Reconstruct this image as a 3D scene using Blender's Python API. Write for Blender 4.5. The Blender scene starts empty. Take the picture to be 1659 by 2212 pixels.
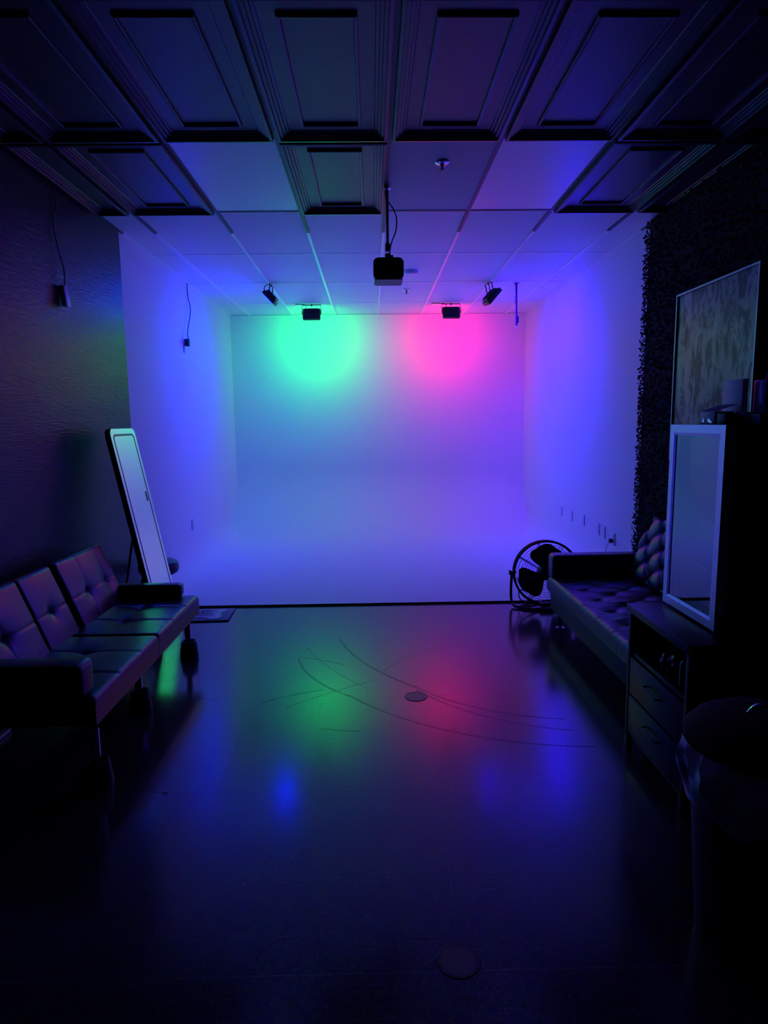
import bpy, bmesh, math, random
from mathutils import Vector, Matrix, Euler
random.seed(7)
S = bpy.context.scene
COL = S.collection
PI = math.pi

# ------------------------------------------------------------------ materials
def nt(name):
    m = bpy.data.materials.new(name); m.use_nodes = True
    t = m.node_tree; t.nodes.clear()
    o = t.nodes.new('ShaderNodeOutputMaterial')
    return m, t, o

def mat(name, col, rough=.5, metal=0., spec=.5, var=.12, vscale=12., bump=0., bscale=120., rvar=0., coat=0., coat_rough=.1, stretch=None, aniso=0.):
    m, t, o = nt(name); N = t.nodes; L = t.links
    p = N.new('ShaderNodeBsdfPrincipled')
    L.new(p.outputs[0], o.inputs[0])
    tc = N.new('ShaderNodeTexCoord'); mp = N.new('ShaderNodeMapping')
    L.new(tc.outputs['Object'], mp.inputs[0])
    if stretch: mp.inputs['Scale'].default_value = stretch
    n = N.new('ShaderNodeTexNoise'); n.inputs['Scale'].default_value = vscale; n.inputs['Detail'].default_value = 4
    L.new(mp.outputs[0], n.inputs[0])
    mx = N.new('ShaderNodeMix'); mx.data_type = 'RGBA'
    mx.inputs[6].default_value = tuple(c*(1-var) for c in col)+(1,)
    mx.inputs[7].default_value = tuple(min(1, c*(1+var)) for c in col)+(1,)
    L.new(n.outputs[0], mx.inputs[0]); L.new(mx.outputs[2], p.inputs['Base Color'])
    p.inputs['Metallic'].default_value = metal
    p.inputs['Specular IOR Level'].default_value = spec
    p.inputs['Roughness'].default_value = rough
    p.inputs['Coat Weight'].default_value = coat; p.inputs['Coat Roughness'].default_value = coat_rough
    if rvar:
        mr = N.new('ShaderNodeMapRange'); mr.inputs[3].default_value = max(0, rough-rvar); mr.inputs[4].default_value = rough+rvar
        L.new(n.outputs[0], mr.inputs[0]); L.new(mr.outputs[0], p.inputs['Roughness'])
    if bump:
        n2 = N.new('ShaderNodeTexNoise'); n2.inputs['Scale'].default_value = bscale; n2.inputs['Detail'].default_value = 3
        L.new(mp.outputs[0], n2.inputs[0])
        b = N.new('ShaderNodeBump'); b.inputs['Strength'].default_value = bump; b.inputs['Distance'].default_value = .01
        L.new(n2.outputs[0], b.inputs['Height']); L.new(b.outputs[0], p.inputs['Normal'])
    return m

def emit(name, col, strength):
    m, t, o = nt(name); N = t.nodes; L = t.links
    e = N.new('ShaderNodeEmission'); e.inputs[0].default_value = (*col, 1); e.inputs[1].default_value = strength
    L.new(e.outputs[0], o.inputs[0])
    return m

def glass(name, ior=1.9, tint=(.8, .85, .9)):
    m, t, o = nt(name); N = t.nodes; L = t.links
    tr = N.new('ShaderNodeBsdfTransparent'); tr.inputs[0].default_value = (*tint, 1)
    gl = N.new('ShaderNodeBsdfGlossy'); gl.inputs['Roughness'].default_value = .03
    f = N.new('ShaderNodeFresnel'); f.inputs[0].default_value = ior
    mx = N.new('ShaderNodeMixShader')
    L.new(f.outputs[0], mx.inputs[0]); L.new(tr.outputs[0], mx.inputs[1]); L.new(gl.outputs[0], mx.inputs[2])
    L.new(mx.outputs[0], o.inputs[0])
    return m

def math_node(t, op, a, b=None, c=None):
    n = t.nodes.new('ShaderNodeMath'); n.operation = op
    for i, v in enumerate((a, b, c)):
        if v is None: continue
        if isinstance(v, (int, float)): n.inputs[i].default_value = v
        else: t.links.new(v, n.inputs[i])
    return n.outputs[0]

# ------------------------------------------------------------------ mesh builder (world coordinates)
class MB:
    def __init__(s): s.bm = bmesh.new()
    def quad(s, *pts):
        return s.bm.faces.new([s.bm.verts.new(p) for p in pts])
    def box(s, lo, hi, bev=0., M=None, seg=2):
        t = bmesh.new()
        bmesh.ops.create_cube(t, size=1)
        sz = [hi[i]-lo[i] for i in range(3)]; c = [(hi[i]+lo[i])/2 for i in range(3)]
        for v in t.verts: v.co = Vector((v.co[i]*sz[i]+c[i] for i in range(3)))
        if bev: bmesh.ops.bevel(t, geom=t.edges[:], offset=min(bev, min(sz)*.49), segments=seg, profile=.5, affect='EDGES')
        s.add(t, M); return s
    def add(s, t, M=None):
        if M is not None: bmesh.ops.transform(t, matrix=M, verts=t.verts)
        mp = {}
        for v in t.verts: mp[v] = s.bm.verts.new(v.co)
        for f in t.faces:
            try: s.bm.faces.new([mp[v] for v in f.verts])
            except ValueError: pass
        t.free(); return s
    def lathe(s, prof, c=(0, 0, 0), n=32, M=None, cap=True):
        t = bmesh.new(); rings = []
        for r, z in prof:
            rings.append([t.verts.new((c[0]+r*math.cos(2*PI*k/n), c[1]+r*math.sin(2*PI*k/n), c[2]+z)) for k in range(n)])
        for a, b in zip(rings, rings[1:]):
            for k in range(n): t.faces.new((a[k], a[(k+1) % n], b[(k+1) % n], b[k]))
        if cap:
            if prof[0][0] > 1e-5: t.faces.new(rings[0][::-1])
            if prof[-1][0] > 1e-5: t.faces.new(rings[-1])
        s.add(t, M); return s
    def tube(s, pts, r, n=10, closed=False, smooth=0, cap=True):
        P = [Vector(p) for p in pts]
        if smooth:
            Q = []; m = len(P)
            rng = range(m if closed else m-1)
            for i in rng:
                p0 = P[(i-1) % m] if (closed or i > 0) else P[0]; p1 = P[i]; p2 = P[(i+1) % m]
                p3 = P[(i+2) % m] if (closed or i+2 < m) else P[-1]
                for k in range(smooth):
                    u = k/smooth
                    Q.append(.5*((2*p1)+(-p0+p2)*u+(2*p0-5*p1+4*p2-p3)*u*u+(-p0+3*p1-3*p2+p3)*u**3))
            if not closed: Q.append(P[-1])
            P = Q
        m = len(P); rings = []; up = None
        rr = r if isinstance(r, (list, tuple)) else None
        for i in range(m):
            if closed: d = P[(i+1) % m]-P[i-1]
            else: d = P[min(i+1, m-1)]-P[max(i-1, 0)]
            d.normalize()
            if up is None:
                up = Vector((0, 0, 1)) if abs(d.z) < .9 else Vector((1, 0, 0))
            x = d.cross(up); x.normalize(); y = x.cross(d); y.normalize(); up = y
            R = rr[0]+(rr[1]-rr[0])*i/(m-1) if rr else r
            rings.append([s.bm.verts.new(P[i]+R*(x*math.cos(2*PI*k/n)+y*math.sin(2*PI*k/n))) for k in range(n)])
        for i in range(m if closed else m-1):
            a, b = rings[i], rings[(i+1) % m]
            for k in range(n): s.bm.faces.new((a[k], a[(k+1) % n], b[(k+1) % n], b[k]))
        if cap and not closed:
            s.bm.faces.new(rings[0][::-1]); s.bm.faces.new(rings[-1])
        return s
    def prism(s, poly, d, M=None, bev=0.):
        """polygon in xy, extruded from z=0 to z=d, then M"""
        t = bmesh.new()
        a = [t.verts.new((x, y, 0)) for x, y in poly]; b = [t.verts.new((x, y, d)) for x, y in poly]
        n = len(poly)
        t.faces.new(a[::-1]); t.faces.new(b)
        for k in range(n): t.faces.new((a[k], a[(k+1) % n], b[(k+1) % n], b[k]))
        if bev:
            ed = [e for e in t.edges if (e.verts[0].co.z > d*.5) == (e.verts[1].co.z > d*.5)]
            bmesh.ops.bevel(t, geom=ed, offset=bev, segments=2, profile=.5, affect='EDGES')
        s.add(t, M); return s
    def ring(s, outer, inner, z0, z1, M=None):
        """frame between two outlines of equal count"""
        t = bmesh.new(); n = len(outer)
        V = [[t.verts.new((x, y, z)) for x, y in o] for o, z in ((outer, z0), (outer, z1), (inner, z1), (inner, z0))]
        for q in range(4):
            a, b = V[q], V[(q+1) % 4]
            for k in range(n): t.faces.new((a[k], a[(k+1) % n], b[(k+1) % n], b[k]))
        s.add(t, M); return s
    def cushion(s, O, U, V, N, lu, lv, th, r=.03, nu=40, nv=40, f=None, side=None):
        O, U, V, N = Vector(O), Vector(U), Vector(V), Vector(N)
        def samples(l, n):
            e = [r*(1-math.cos(PI/2*k/6)) for k in range(6)]
            mid = [r+(l-2*r)*k/n for k in range(n+1)]
            return e+mid+[l-x for x in e[::-1]]
        us, vs = samples(lu, nu), samples(lv, nv)
        def h(u, v):
            z = th
            for d in (min(u, lu-u), min(v, lv-v)):
                if d < r: z -= r-math.sqrt(max(0, r*r-(r-d)**2))
            if f: z += f(u, v)
            return z
        def edge(u, v):
            if side is None: return Vector((0, 0, 0))
            return U*side(u, v)[0]+V*side(u, v)[1]
        G = [[s.bm.verts.new(O+U*u+V*v+N*h(u, v)) for v in vs] for u in us]
        B = {}
        nU, nV = len(us), len(vs)
        border = [(i, 0) for i in range(nU)]+[(nU-1, j) for j in range(1, nV)]+[(i, nV-1) for i in range(nU-2, -1, -1)]+[(0, j) for j in range(nV-2, 0, -1)]
        for i in range(nU-1):
            for j in range(nV-1): s.bm.faces.new((G[i][j], G[i+1][j], G[i+1][j+1], G[i][j+1]))
        lev = []
        for fz in (.66, .33, .0):
            row = []
            for (i, j) in border:
                p = O+U*us[i]+V*vs[j]
                z = max(0, (th-r)*fz)
                if fz in (.66, .33): p = p+edge(us[i], vs[j])*(1 if fz == .33 else .8)
                else:
                    c = O+U*lu/2+V*lv/2
                    p = p
                row.append(s.bm.verts.new(p+N*z))
            lev.append(row)
        top = [G[i][j] for i, j in border]
        n = len(border)
        for a, b in zip([top]+lev, lev):
            for k in range(n): s.bm.faces.new((a[k], b[k], b[(k+1) % n], a[(k+1) % n]))
        s.bm.faces.new(lev[-1][::-1])
        return s
    def build(s, name, m, parent=None, flat=False, ang=40):
        bmesh.ops.recalc_face_normals(s.bm, faces=s.bm.faces[:])
        if parent is not None: bmesh.ops.translate(s.bm, verts=s.bm.verts[:], vec=-parent_world(parent))
        me = bpy.data.meshes.new(name); s.bm.to_mesh(me); s.bm.free()
        if not flat:
            me.shade_smooth()
            me.set_sharp_from_angle(angle=math.radians(ang))
        o = bpy.data.objects.new(name, me); COL.objects.link(o)
        me.materials.append(m)
        if parent is not None: o.parent = parent
        return o

def parent_world(o):
    v = Vector((0, 0, 0))
    while o is not None: v = v+o.location; o = o.parent
    return v
def tag(o, label, cat, group=None):
    o['label'] = label; o['category'] = cat
    if group: o['group'] = group
    return o
def thing(name, loc, label, cat, group=None):
    o = bpy.data.objects.new(name, None); COL.objects.link(o); o.location = loc; o.empty_display_size = .1
    return tag(o, label, cat, group)
def single(mb, name, m, loc, label, cat, group=None, **k):
    """a thing that is one mesh, origin at loc"""
    bmesh.ops.translate(mb.bm, verts=mb.bm.verts[:], vec=-Vector(loc))
    o = mb.build(name, m, **k); o.location = loc
    return tag(o, label, cat, group)
def struct(mb, name, m, parent=None, **k):
    o = mb.build(name, m, parent, **k)
    if parent is None: o['kind'] = 'structure'
    return o
def rrect(w, h, r, n=6, cx=0, cy=0):
    P = []
    for (sx, sy, a0) in ((1, 1, 0), (-1, 1, 90), (-1, -1, 180), (1, -1, 270)):
        for k in range(n+1):
            a = math.radians(a0+90*k/n)
            P.append((cx+sx*(w/2-r)+r*math.cos(a), cy+sy*(h/2-r)+r*math.sin(a)))
    return P
def frame_matrix(o, x, y, z):
    x, y, z = (Vector(v).normalized() for v in (x, y, z))
    M = Matrix.Identity(4)
    for i in range(3): M[i][0], M[i][1], M[i][2], M[i][3] = x[i], y[i], z[i], o[i]
    return M

# ------------------------------------------------------------------ palette
M_white = mat('white_cyc_paint', (.77, .77, .77), .55, var=.02, vscale=3, spec=.3, bump=.05, bscale=200)
M_tile = mat('white_ceiling_tile', (.84, .84, .85), .55, var=.05, vscale=90, bump=.12, bscale=300, spec=.5)
M_tile_smooth = mat('smooth_white_tile', (.92, .92, .92), .25, var=.02, spec=1.)
M_tile_grey = mat('grey_fissured_tile', (.68, .68, .69), .6, var=.3, vscale=110, bump=.25, bscale=250, spec=.4)
M_grid = mat('white_grid_metal', (.90, .90, .90), .28, var=.03, spec=1.)
M_grid_dark = mat('dark_grid_metal', (.06, .06, .065), .45, var=.1)
M_panel = mat('black_moulded_panel', (.026, .026, .029), .36, var=.15, spec=.5, bump=.05, bscale=60)
M_darkwall = mat('dark_satin_wall_paint', (.018, .020, .026), .34, var=.1, vscale=4, spec=.26, bump=.26, bscale=40, rvar=.06, stretch=(1, .3, 2.2))
M_black = mat('matt_black_plastic', (.012, .012, .013), .5, var=.1)
M_blackgloss = mat('gloss_black_plastic', (.010, .010, .011), .22, var=.1)
M_leather = mat('black_faux_leather', (.02, .017, .02), .29, var=.12, vscale=30, bump=.05, bscale=260, spec=.6, rvar=.04)
M_fabric = mat('black_soft_fabric', (.045, .042, .047), .33, var=.2, vscale=40, bump=.15, bscale=300, spec=.75)
M_chrome = mat('chrome', (.7, .7, .72), .12, 1.0, var=.03)
M_alu = mat('brushed_aluminium', (.72, .73, .75), .38, .75, var=.04, vscale=40)
M_white_plastic = mat('white_plastic', (.75, .75, .75), .35, var=.03)
M_blackmetal = mat('black_powder_metal', (.015, .015, .016), .4, var=.1)
M_darkwood = mat('black_stained_wood', (.012, .011, .012), .36, spec=.3, var=.3, vscale=8, stretch=(1, 12, 12), bump=.05)
M_leaf = mat('dark_green_plastic_leaf', (.018, .030, .016), .4, var=.5, vscale=60, spec=.5)
M_hedgeback = mat('hedge_backing', (.006, .007, .006), .9, var=.2)
M_glass = glass('cooler_glass', 4.5)
M_clear = glass('clear_plastic', 1.5, (.9, .9, .92))
M_cardw = mat('white_carton', (.72, .74, .74), .5, var=.04)
M_cardb = mat('pale_carton', (.42, .46, .52), .5, var=.06)
M_mat = mat('grey_rubber_mat', (.20, .22, .27), .7, var=.15, vscale=60, bump=.2)
M_cable_w = mat('white_cable', (.35, .35, .36), .5, var=.05)
M_frame_metal = mat('thin_bronze_frame', (.30, .28, .30), .35, .6, var=.05)

def mirror_mat():
    m, t, o = nt('mirror_silver'); N = t.nodes; L = t.links
    p = N.new('ShaderNodeBsdfPrincipled'); L.new(p.outputs[0], o.inputs[0])
    p.inputs['Metallic'].default_value = 1; p.inputs['Base Color'].default_value = (.86, .88, .88, 1)
    tc = N.new('ShaderNodeTexCoord'); n = N.new('ShaderNodeTexNoise'); n.inputs['Scale'].default_value = 6
    L.new(tc.outputs['Object'], n.inputs[0])
    mr = N.new('ShaderNodeMapRange'); mr.inputs[3].default_value = .02; mr.inputs[4].default_value = .07
    L.new(n.outputs[0], mr.inputs[0]); L.new(mr.outputs[0], p.inputs['Roughness'])
    return m
M_mirror = mirror_mat()

def canvas_mat():
    m, t, o = nt('distressed_grey_canvas'); N = t.nodes; L = t.links
    p = N.new('ShaderNodeBsdfPrincipled'); L.new(p.outputs[0], o.inputs[0])
    tc = N.new('ShaderNodeTexCoord')
    n1 = N.new('ShaderNodeTexNoise'); n1.inputs['Scale'].default_value = 2.6; n1.inputs['Detail'].default_value = 9; n1.inputs['Roughness'].default_value = .7
    mp = N.new('ShaderNodeMapping'); mp.inputs['Scale'].default_value = (1, 1, .55)
    L.new(tc.outputs['Object'], mp.inputs[0]); L.new(mp.outputs[0], n1.inputs[0])
    n2 = N.new('ShaderNodeTexNoise'); n2.inputs['Scale'].default_value = 12; n2.inputs['Detail'].default_value = 6; n2.inputs['Roughness'].default_value = .65; n2.inputs['Distortion'].default_value = .6
    mp2 = N.new('ShaderNodeMapping'); mp2.inputs['Scale'].default_value = (1, 1.3, .6)
    L.new(tc.outputs['Object'], mp2.inputs[0]); L.new(mp2.outputs[0], n2.inputs[0])
    r1 = N.new('ShaderNodeValToRGB'); r1.color_ramp.elements[0].position = .30; r1.color_ramp.elements[1].position = .72
    r1.color_ramp.elements[0].color = (.02, .024, .028, 1); r1.color_ramp.elements[1].color = (.12, .14, .145, 1)
    r2 = N.new('ShaderNodeValToRGB'); r2.color_ramp.elements[0].position = .44; r2.color_ramp.elements[1].position = .53
    r2.color_ramp.elements[0].color = (.30, .30, .30, 1); r2.color_ramp.elements[1].color = (1, 1, 1, 1)
    L.new(n1.outputs[0], r1.inputs[0]); L.new(n2.outputs[0], r2.inputs[0])
    mx = N.new('ShaderNodeMix'); mx.data_type = 'RGBA'; mx.blend_type = 'MULTIPLY'; mx.inputs[0].default_value = 1
    L.new(r1.outputs[0], mx.inputs[6]); L.new(r2.outputs[0], mx.inputs[7]); L.new(mx.outputs[2], p.inputs['Base Color'])
    p.inputs['Roughness'].default_value = .36
    L.new(math_node(t, 'MULTIPLY', r2.outputs[0], math_node(t, 'MULTIPLY', n1.outputs[0], 1.3)), p.inputs['Specular IOR Level'])
    b = N.new('ShaderNodeBump'); b.inputs['Strength'].default_value = .4; b.inputs['Distance'].default_value = .004
    L.new(n2.outputs[0], b.inputs['Height']); L.new(b.outputs[0], p.inputs['Normal'])
    return m
M_canvas = canvas_mat()

# scuff arcs on the concrete: three floor points each, half width in metres
ARCS = [((-.259, 4.585), (-.029, 4.009), (.248, 3.664), .009), ((.248, 3.664), (.631, 3.334), (1.004, 3.218), .007),
        ((-.516, 4.2), (-.309, 3.724), (-.136, 3.55), .008), ((-.136, 3.55), (.442, 3.077), (1.07, 2.92), .007),
        ((.245, 3.63), (.616, 3.251), (1.013, 3.088), .006), ((-.516, 4.2), (-.338, 4.131), (-.196, 4.041), .007),
        ((-.658, 3.48), (-.462, 3.597), (-.304, 3.656), .007), ((-.292, 3.164), (-.171, 3.138), (-.075, 3.124), .006),
        ((-.471, 4.379), (-.203, 3.863), (-.029, 3.643), .004), ((.059, 3.926), (.22, 4.163), (.494, 4.376), .004),
        ((-.50, 3.42), (-.25, 3.62), (.02, 3.80), .004)]
def circle3(a, b, c):
    ax, ay = a; bx, by = b; cx, cy = c
    d = 2*(ax*(by-cy)+bx*(cy-ay)+cx*(ay-by))
    if abs(d) < 1e-6: d = 1e-6
    ux = ((ax*ax+ay*ay)*(by-cy)+(bx*bx+by*by)*(cy-ay)+(cx*cx+cy*cy)*(ay-by))/d
    uy = ((ax*ax+ay*ay)*(cx-bx)+(bx*bx+by*by)*(ax-cx)+(cx*cx+cy*cy)*(bx-ax))/d
    return ux, uy, math.hypot(ax-ux, ay-uy)

def floor_mat():
    m, t, o = nt('polished_concrete'); N = t.nodes; L = t.links
    p = N.new('ShaderNodeBsdfPrincipled'); L.new(p.outputs[0], o.inputs[0])
    tc = N.new('ShaderNodeTexCoord'); sp = N.new('ShaderNodeSeparateXYZ'); L.new(tc.outputs['Object'], sp.inputs[0])
    X, Y = sp.outputs[0], sp.outputs[1]
    mn = lambda op, a, b=None, c=None: math_node(t, op, a, b, c)
    big = N.new('ShaderNodeTexNoise'); big.inputs['Scale'].default_value = 2.2; big.inputs['Detail'].default_value = 6
    fine = N.new('ShaderNodeTexNoise'); fine.inputs['Scale'].default_value = 75; fine.inputs['Detail'].default_value = 4; fine.inputs['Roughness'].default_value = .7
    vor = N.new('ShaderNodeTexVoronoi'); vor.inputs['Scale'].default_value = 70
    for n in (big, fine, vor): L.new(tc.outputs['Object'], n.inputs[0])
    base = N.new('ShaderNodeValToRGB'); base.color_ramp.elements[0].position = .34; base.color_ramp.elements[1].position = .66
    base.color_ramp.elements[0].color = (.016, .0155, .015, 1); base.color_ramp.elements[1].color = (.045, .044, .042, 1)
    L.new(fine.outputs[0], base.inputs[0])
    agg = mn('LESS_THAN', vor.outputs[0], .16)
    vs = N.new('ShaderNodeSeparateColor'); L.new(vor.outputs[1], vs.inputs[0])
    agg = mn('MULTIPLY', agg, vs.outputs[0])
    mx = N.new('ShaderNodeMix'); mx.data_type = 'RGBA'; mx.inputs[7].default_value = (.02, .02, .02, 1)
    L.new(agg, mx.inputs[0]); L.new(base.outputs[0], mx.inputs[6])
    # scuffs
    tot = None
    for a, b, c, w in ARCS:
        ux, uy, R = circle3(a, b, c)
        dx = mn('SUBTRACT', X, ux); dy = mn('SUBTRACT', Y, uy)
        r = mn('SQRT', mn('ADD', mn('MULTIPLY', dx, dx), mn('MULTIPLY', dy, dy)))
        e = mn('ABSOLUTE', mn('SUBTRACT', r, R))
        k = mn('SUBTRACT', 1.6, mn('DIVIDE', e, w*.8)); k = mn('MINIMUM', mn('MAXIMUM', k, 0.0), 1.0)
        x0, x1 = min(a[0], c[0]), max(a[0], c[0]); y0, y1 = min(a[1], b[1], c[1])-.03, max(a[1], b[1], c[1])+.03
        k = mn('MULTIPLY', k, mn('MULTIPLY', mn('GREATER_THAN', X, x0), mn('LESS_THAN', X, x1)))
        k = mn('MULTIPLY', k, mn('MULTIPLY', mn('GREATER_THAN', Y, y0), mn('LESS_THAN', Y, y1)))
        tot = k if tot is None else mn('MAXIMUM', tot, k)
    brk = N.new('ShaderNodeTexNoise'); brk.inputs['Scale'].default_value = 14; L.new(tc.outputs['Object'], brk.inputs[0])
    tot = mn('MULTIPLY', tot, mn('MULTIPLY', brk.outputs[0], 2.2)); tot = mn('MINIMUM', tot, 1.0)
    # random short scratches, stretched noise
    sn = N.new('ShaderNodeTexNoise'); sn.inputs['Scale'].default_value = 5; sn.inputs['Detail'].default_value = 2
    smp = N.new('ShaderNodeMapping'); smp.inputs['Scale'].default_value = (.8, 14, 1); smp.inputs['Rotation'].default_value = (0, 0, .12)
    L.new(tc.outputs['Object'], smp.inputs[0]); L.new(smp.outputs[0], sn.inputs[0])
    scr = mn('MULTIPLY', mn('GREATER_THAN', sn.outputs[0], .71), .5)
    tot = mn('MAXIMUM', tot, scr)
    # saw-cut joints
    P = .945
    def lines(C, off):
        q = mn('FRACT', mn('DIVIDE', mn('SUBTRACT', C, off-P*20+P/2), P))
        return mn('LESS_THAN', mn('ABSOLUTE', mn('SUBTRACT', q, .5)), 0.0017/P)
    jn = mn('MAXIMUM', lines(X, .25), lines(Y, 2.6))
    mx2 = N.new('ShaderNodeMix'); mx2.data_type = 'RGBA'; mx2.inputs[7].default_value = (.012, .012, .012, 1)
    L.new(tot, mx2.inputs[0]); L.new(mx.outputs[2], mx2.inputs[6])
    mx3 = N.new('ShaderNodeMix'); mx3.data_type = 'RGBA'; mx3.inputs[7].default_value = (.16, .16, .16, 1)
    L.new(mn('MULTIPLY', jn, .35), mx3.inputs[0]); L.new(mx2.outputs[2], mx3.inputs[6])
    L.new(mx3.outputs[2], p.inputs['Base Color'])
    rg = N.new('ShaderNodeMapRange'); rg.inputs[1].default_value = .3; rg.inputs[2].default_value = .7
    rg.inputs[3].default_value = ROUGH[0]; rg.inputs[4].default_value = ROUGH[1]; L.new(big.outputs[0], rg.inputs[0])
    rr = mn('ADD', rg.outputs[0], mn('MULTIPLY', tot, .08)); rr = mn('ADD', rr, mn('MULTIPLY', mn('SUBTRACT', fine.outputs[0], .5), .12))
    L.new(rr, p.inputs['Roughness'])
    L.new(mn('SUBTRACT', mn('SUBTRACT', mn('ADD', .34, mn('MULTIPLY', fine.outputs[0], 1.05)), mn('MULTIPLY', tot, .6)), mn('MULTIPLY', agg, .5)), p.inputs['Specular IOR Level'])
    bp = N.new('ShaderNodeBump'); bp.inputs['Strength'].default_value = .05; bp.inputs['Distance'].default_value = .003
    L.new(fine.outputs[0], bp.inputs['Height']); L.new(bp.outputs[0], p.inputs['Normal'])
    return m
ROUGH = (.13, .175)
M_floor = floor_mat()

# ------------------------------------------------------------------ room shell
XL, XR, YB, ZC, YW, YF = -1.985, 2.235, 9.49, 3.098, 5.41, -1.6
CY = 5.45            # front edge of the white cove floor
GX0, GY0, CW, RW = .12, 4.94, .61, 1.22
fl = MB(); fl.box((XL-.1, YF-.1, -.1), (XR+.1, YB+.1, 0)); struct(fl, 'floor', M_floor)
def arc(r, n=16): return [(r-r*math.sin(PI/2*k/n), r-r*math.cos(PI/2*k/n)) for k in range(n+1)]  # (distance from wall, height) floor->wall
# back sweep with painted floor
zf = .014; rb = .9; rs = .28
prof = [(CY, zf)]+[(YB-d, zf+h) for d, h in arc(rb)]+[(YB, ZC)]
w = MB()
def sweep_x(w, prof, xs):
    G = [[w.bm.verts.new((x, y, z)) for y, z in prof] for x in xs]
    for a, b in zip(G, G[1:]):
        for k in range(len(prof)-1): w.bm.faces.new((a[k], b[k], b[k+1], a[k+1]))
sweep_x(w, prof, [XL, XR])
struct(w, 'wall_back', M_white, ang=30)
def side_white(name, xw, sgn, y0):
    w = MB(); pr = [(xw+sgn*d, zf-.0006+h) for d, h in arc(rs)]+[(xw, ZC)]
    G = [[w.bm.verts.new((x, y, z)) for x, z in pr] for y in (y0, YB)]
    for k in range(len(pr)-1): w.bm.faces.new((G[0][k], G[1][k], G[1][k+1], G[0][k+1]))
    o = struct(w, name, M_white, ang=30)
    return o
side_white('wall_left_white', XL, 1, YW)
side_white('wall_right_white', XR, -1, CY)
w = MB(); w.box((XR-.004, 5.15, 0), (XR+.002, CY, ZC)); struct(w, 'wall_right_white_return', M_white)
w = MB(); w.box((XL-.1, YF, 0), (XL, YW, ZC)); struct(w, 'wall_left', M_darkwall)
w = MB(); w.box((XR, YF, 0), (XR+.1, CY-.0, ZC)); struct(w, 'wall_right', M_darkwall)
w = MB(); w.box((XL, YF-.1, 0), (XR, YF, ZC)); struct(w, 'wall_rear', M_darkwall)
w = MB(); w.box((XL-.1, YF-.1, ZC+.004), (XR+.1, YB+.1, ZC+.1)); struct(w, 'ceiling', M_tile)
# dark edging strip along the front lip of the white floor
w = MB(); w.box((XL+.002, CY-.008, .0), (XR-.002, CY+.002, zf+.001)); struct(w, 'trim_1', M_blackmetal)
# ceiling grid: cross tees and main tees; the stretch over the lounge is dark, the stretch over the cove white
wx0 = XL+.001; wx1 = XR-.001
g = MB(); gd = MB()
for k in range(-4, 5):
    x = GX0+k*CW
    if x < wx0 or x > wx1: continue
    g.box((x-.012, 5.47, ZC-.008), (x+.012, YB-.001, ZC+.006))
    gd.box((x-.012, YF+.02, ZC-.008), (x+.012, 5.469, ZC+.006))
for r in range(0, 4):
    y = GY0+r*RW
    if r == 0: gd.box((wx0, y-.012, ZC-.0075), (wx1, y+.012, ZC+.006))
    else: g.box((wx0, y-.006, ZC+.001), (wx1, y+.006, ZC+.006))
y = GY0-RW
while y > YF+.1:
    gd.box((wx0, y-.012, ZC-.0075), (wx1, y+.012, ZC+.006)); y -= RW
for xa, xb in ((wx0, wx0+.018), (wx1-.018, wx1)):
    g.box((xa, 5.47, ZC-.006), (xb, YB-.001, ZC+.006)); gd.box((xa, YF+.02, ZC-.006), (xb, 5.469, ZC+.006))
struct(g, 'trim_2', M_grid); struct(gd, 'trim_3', M_grid_dark)

# black moulded ceiling panels
PROF = [(0, 0), (.002, -.026), (.018, -.028), (.021, -.017), (.036, -.017), (.039, -.008), (.052, -.008), (.055, 0), (.068, 0), (.072, .005)]
def panel(x0, x1, y0, y1, label):
    o = thing('ceiling_panel', ((x0+x1)/2, (y0+y1)/2, ZC), label, 'ceiling panel', 'black moulded ceiling panels')
    def rings(pr, close=True):
        mb = MB(); R = []
        for u, z in pr:
            u = min(u, (x1-x0)/2-.004)
            R.append([mb.bm.verts.new(p) for p in ((x0+u, y0+u, ZC+z), (x1-u, y0+u, ZC+z), (x1-u, y1-u, ZC+z), (x0+u, y1-u, ZC+z))])
        for a, b in zip(R, R[1:]):
            for k in range(4): mb.bm.faces.new((a[k], a[(k+1) % 4], b[(k+1) % 4], b[k]))
        if close: mb.bm.faces.new(R[-1])
        return mb
    big = (x1-x0) > .4
    rings([(u, z-.009) for u, z in PROF]+[(.138, -.004)] if big else [(u, z-.009) for u, z in PROF], not big).build('edge_moulding', M_panel, o, flat=True)
    if big:
        rings([(.138, -.004), (.140, -.017), (.147, -.019), (.153, -.017), (.156, -.005), (.166, -.004)]).build('inset_panel', M_panel, o, flat=True)
colx = [wx0+.018]+[GX0+k*CW for k in range(-3, 4)]+[wx1-.018]
names = ['narrow black moulded ceiling strip panel against the left wall', 'second black ceiling panel from the left wall', 'third black ceiling panel from the left wall',
         'fourth black ceiling panel from the left wall', 'fifth black ceiling panel from the left wall', 'sixth black ceiling panel from the left wall', 'seventh black ceiling panel from the left wall',
         'narrow black moulded ceiling strip panel above the hedge wall']
for i in range(8):
    if i in (0, 1, 3, 6, 7):
        nm = {0: 'narrow dark ceiling strip panel at the left wall, touching the white ceiling', 1: 'dark coffered ceiling panel left of the left blank white tile',
              3: 'dark coffered ceiling panel between blank white tile and grey sprinkler tile', 6: 'dark coffered ceiling panel right of the right blank white tile',
              7: 'narrow dark ceiling strip panel over the hedge, touching the white ceiling'}[i]
        panel(colx[i]+.012, colx[i+1]-.012, GY0-RW+.012, GY0-.012, nm)
for i in range(8):
    panel(colx[i]+.012, colx[i+1]-.012, GY0-2*RW+.012, GY0-RW-.012, names[i]+', in the row nearest the viewer')
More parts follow.
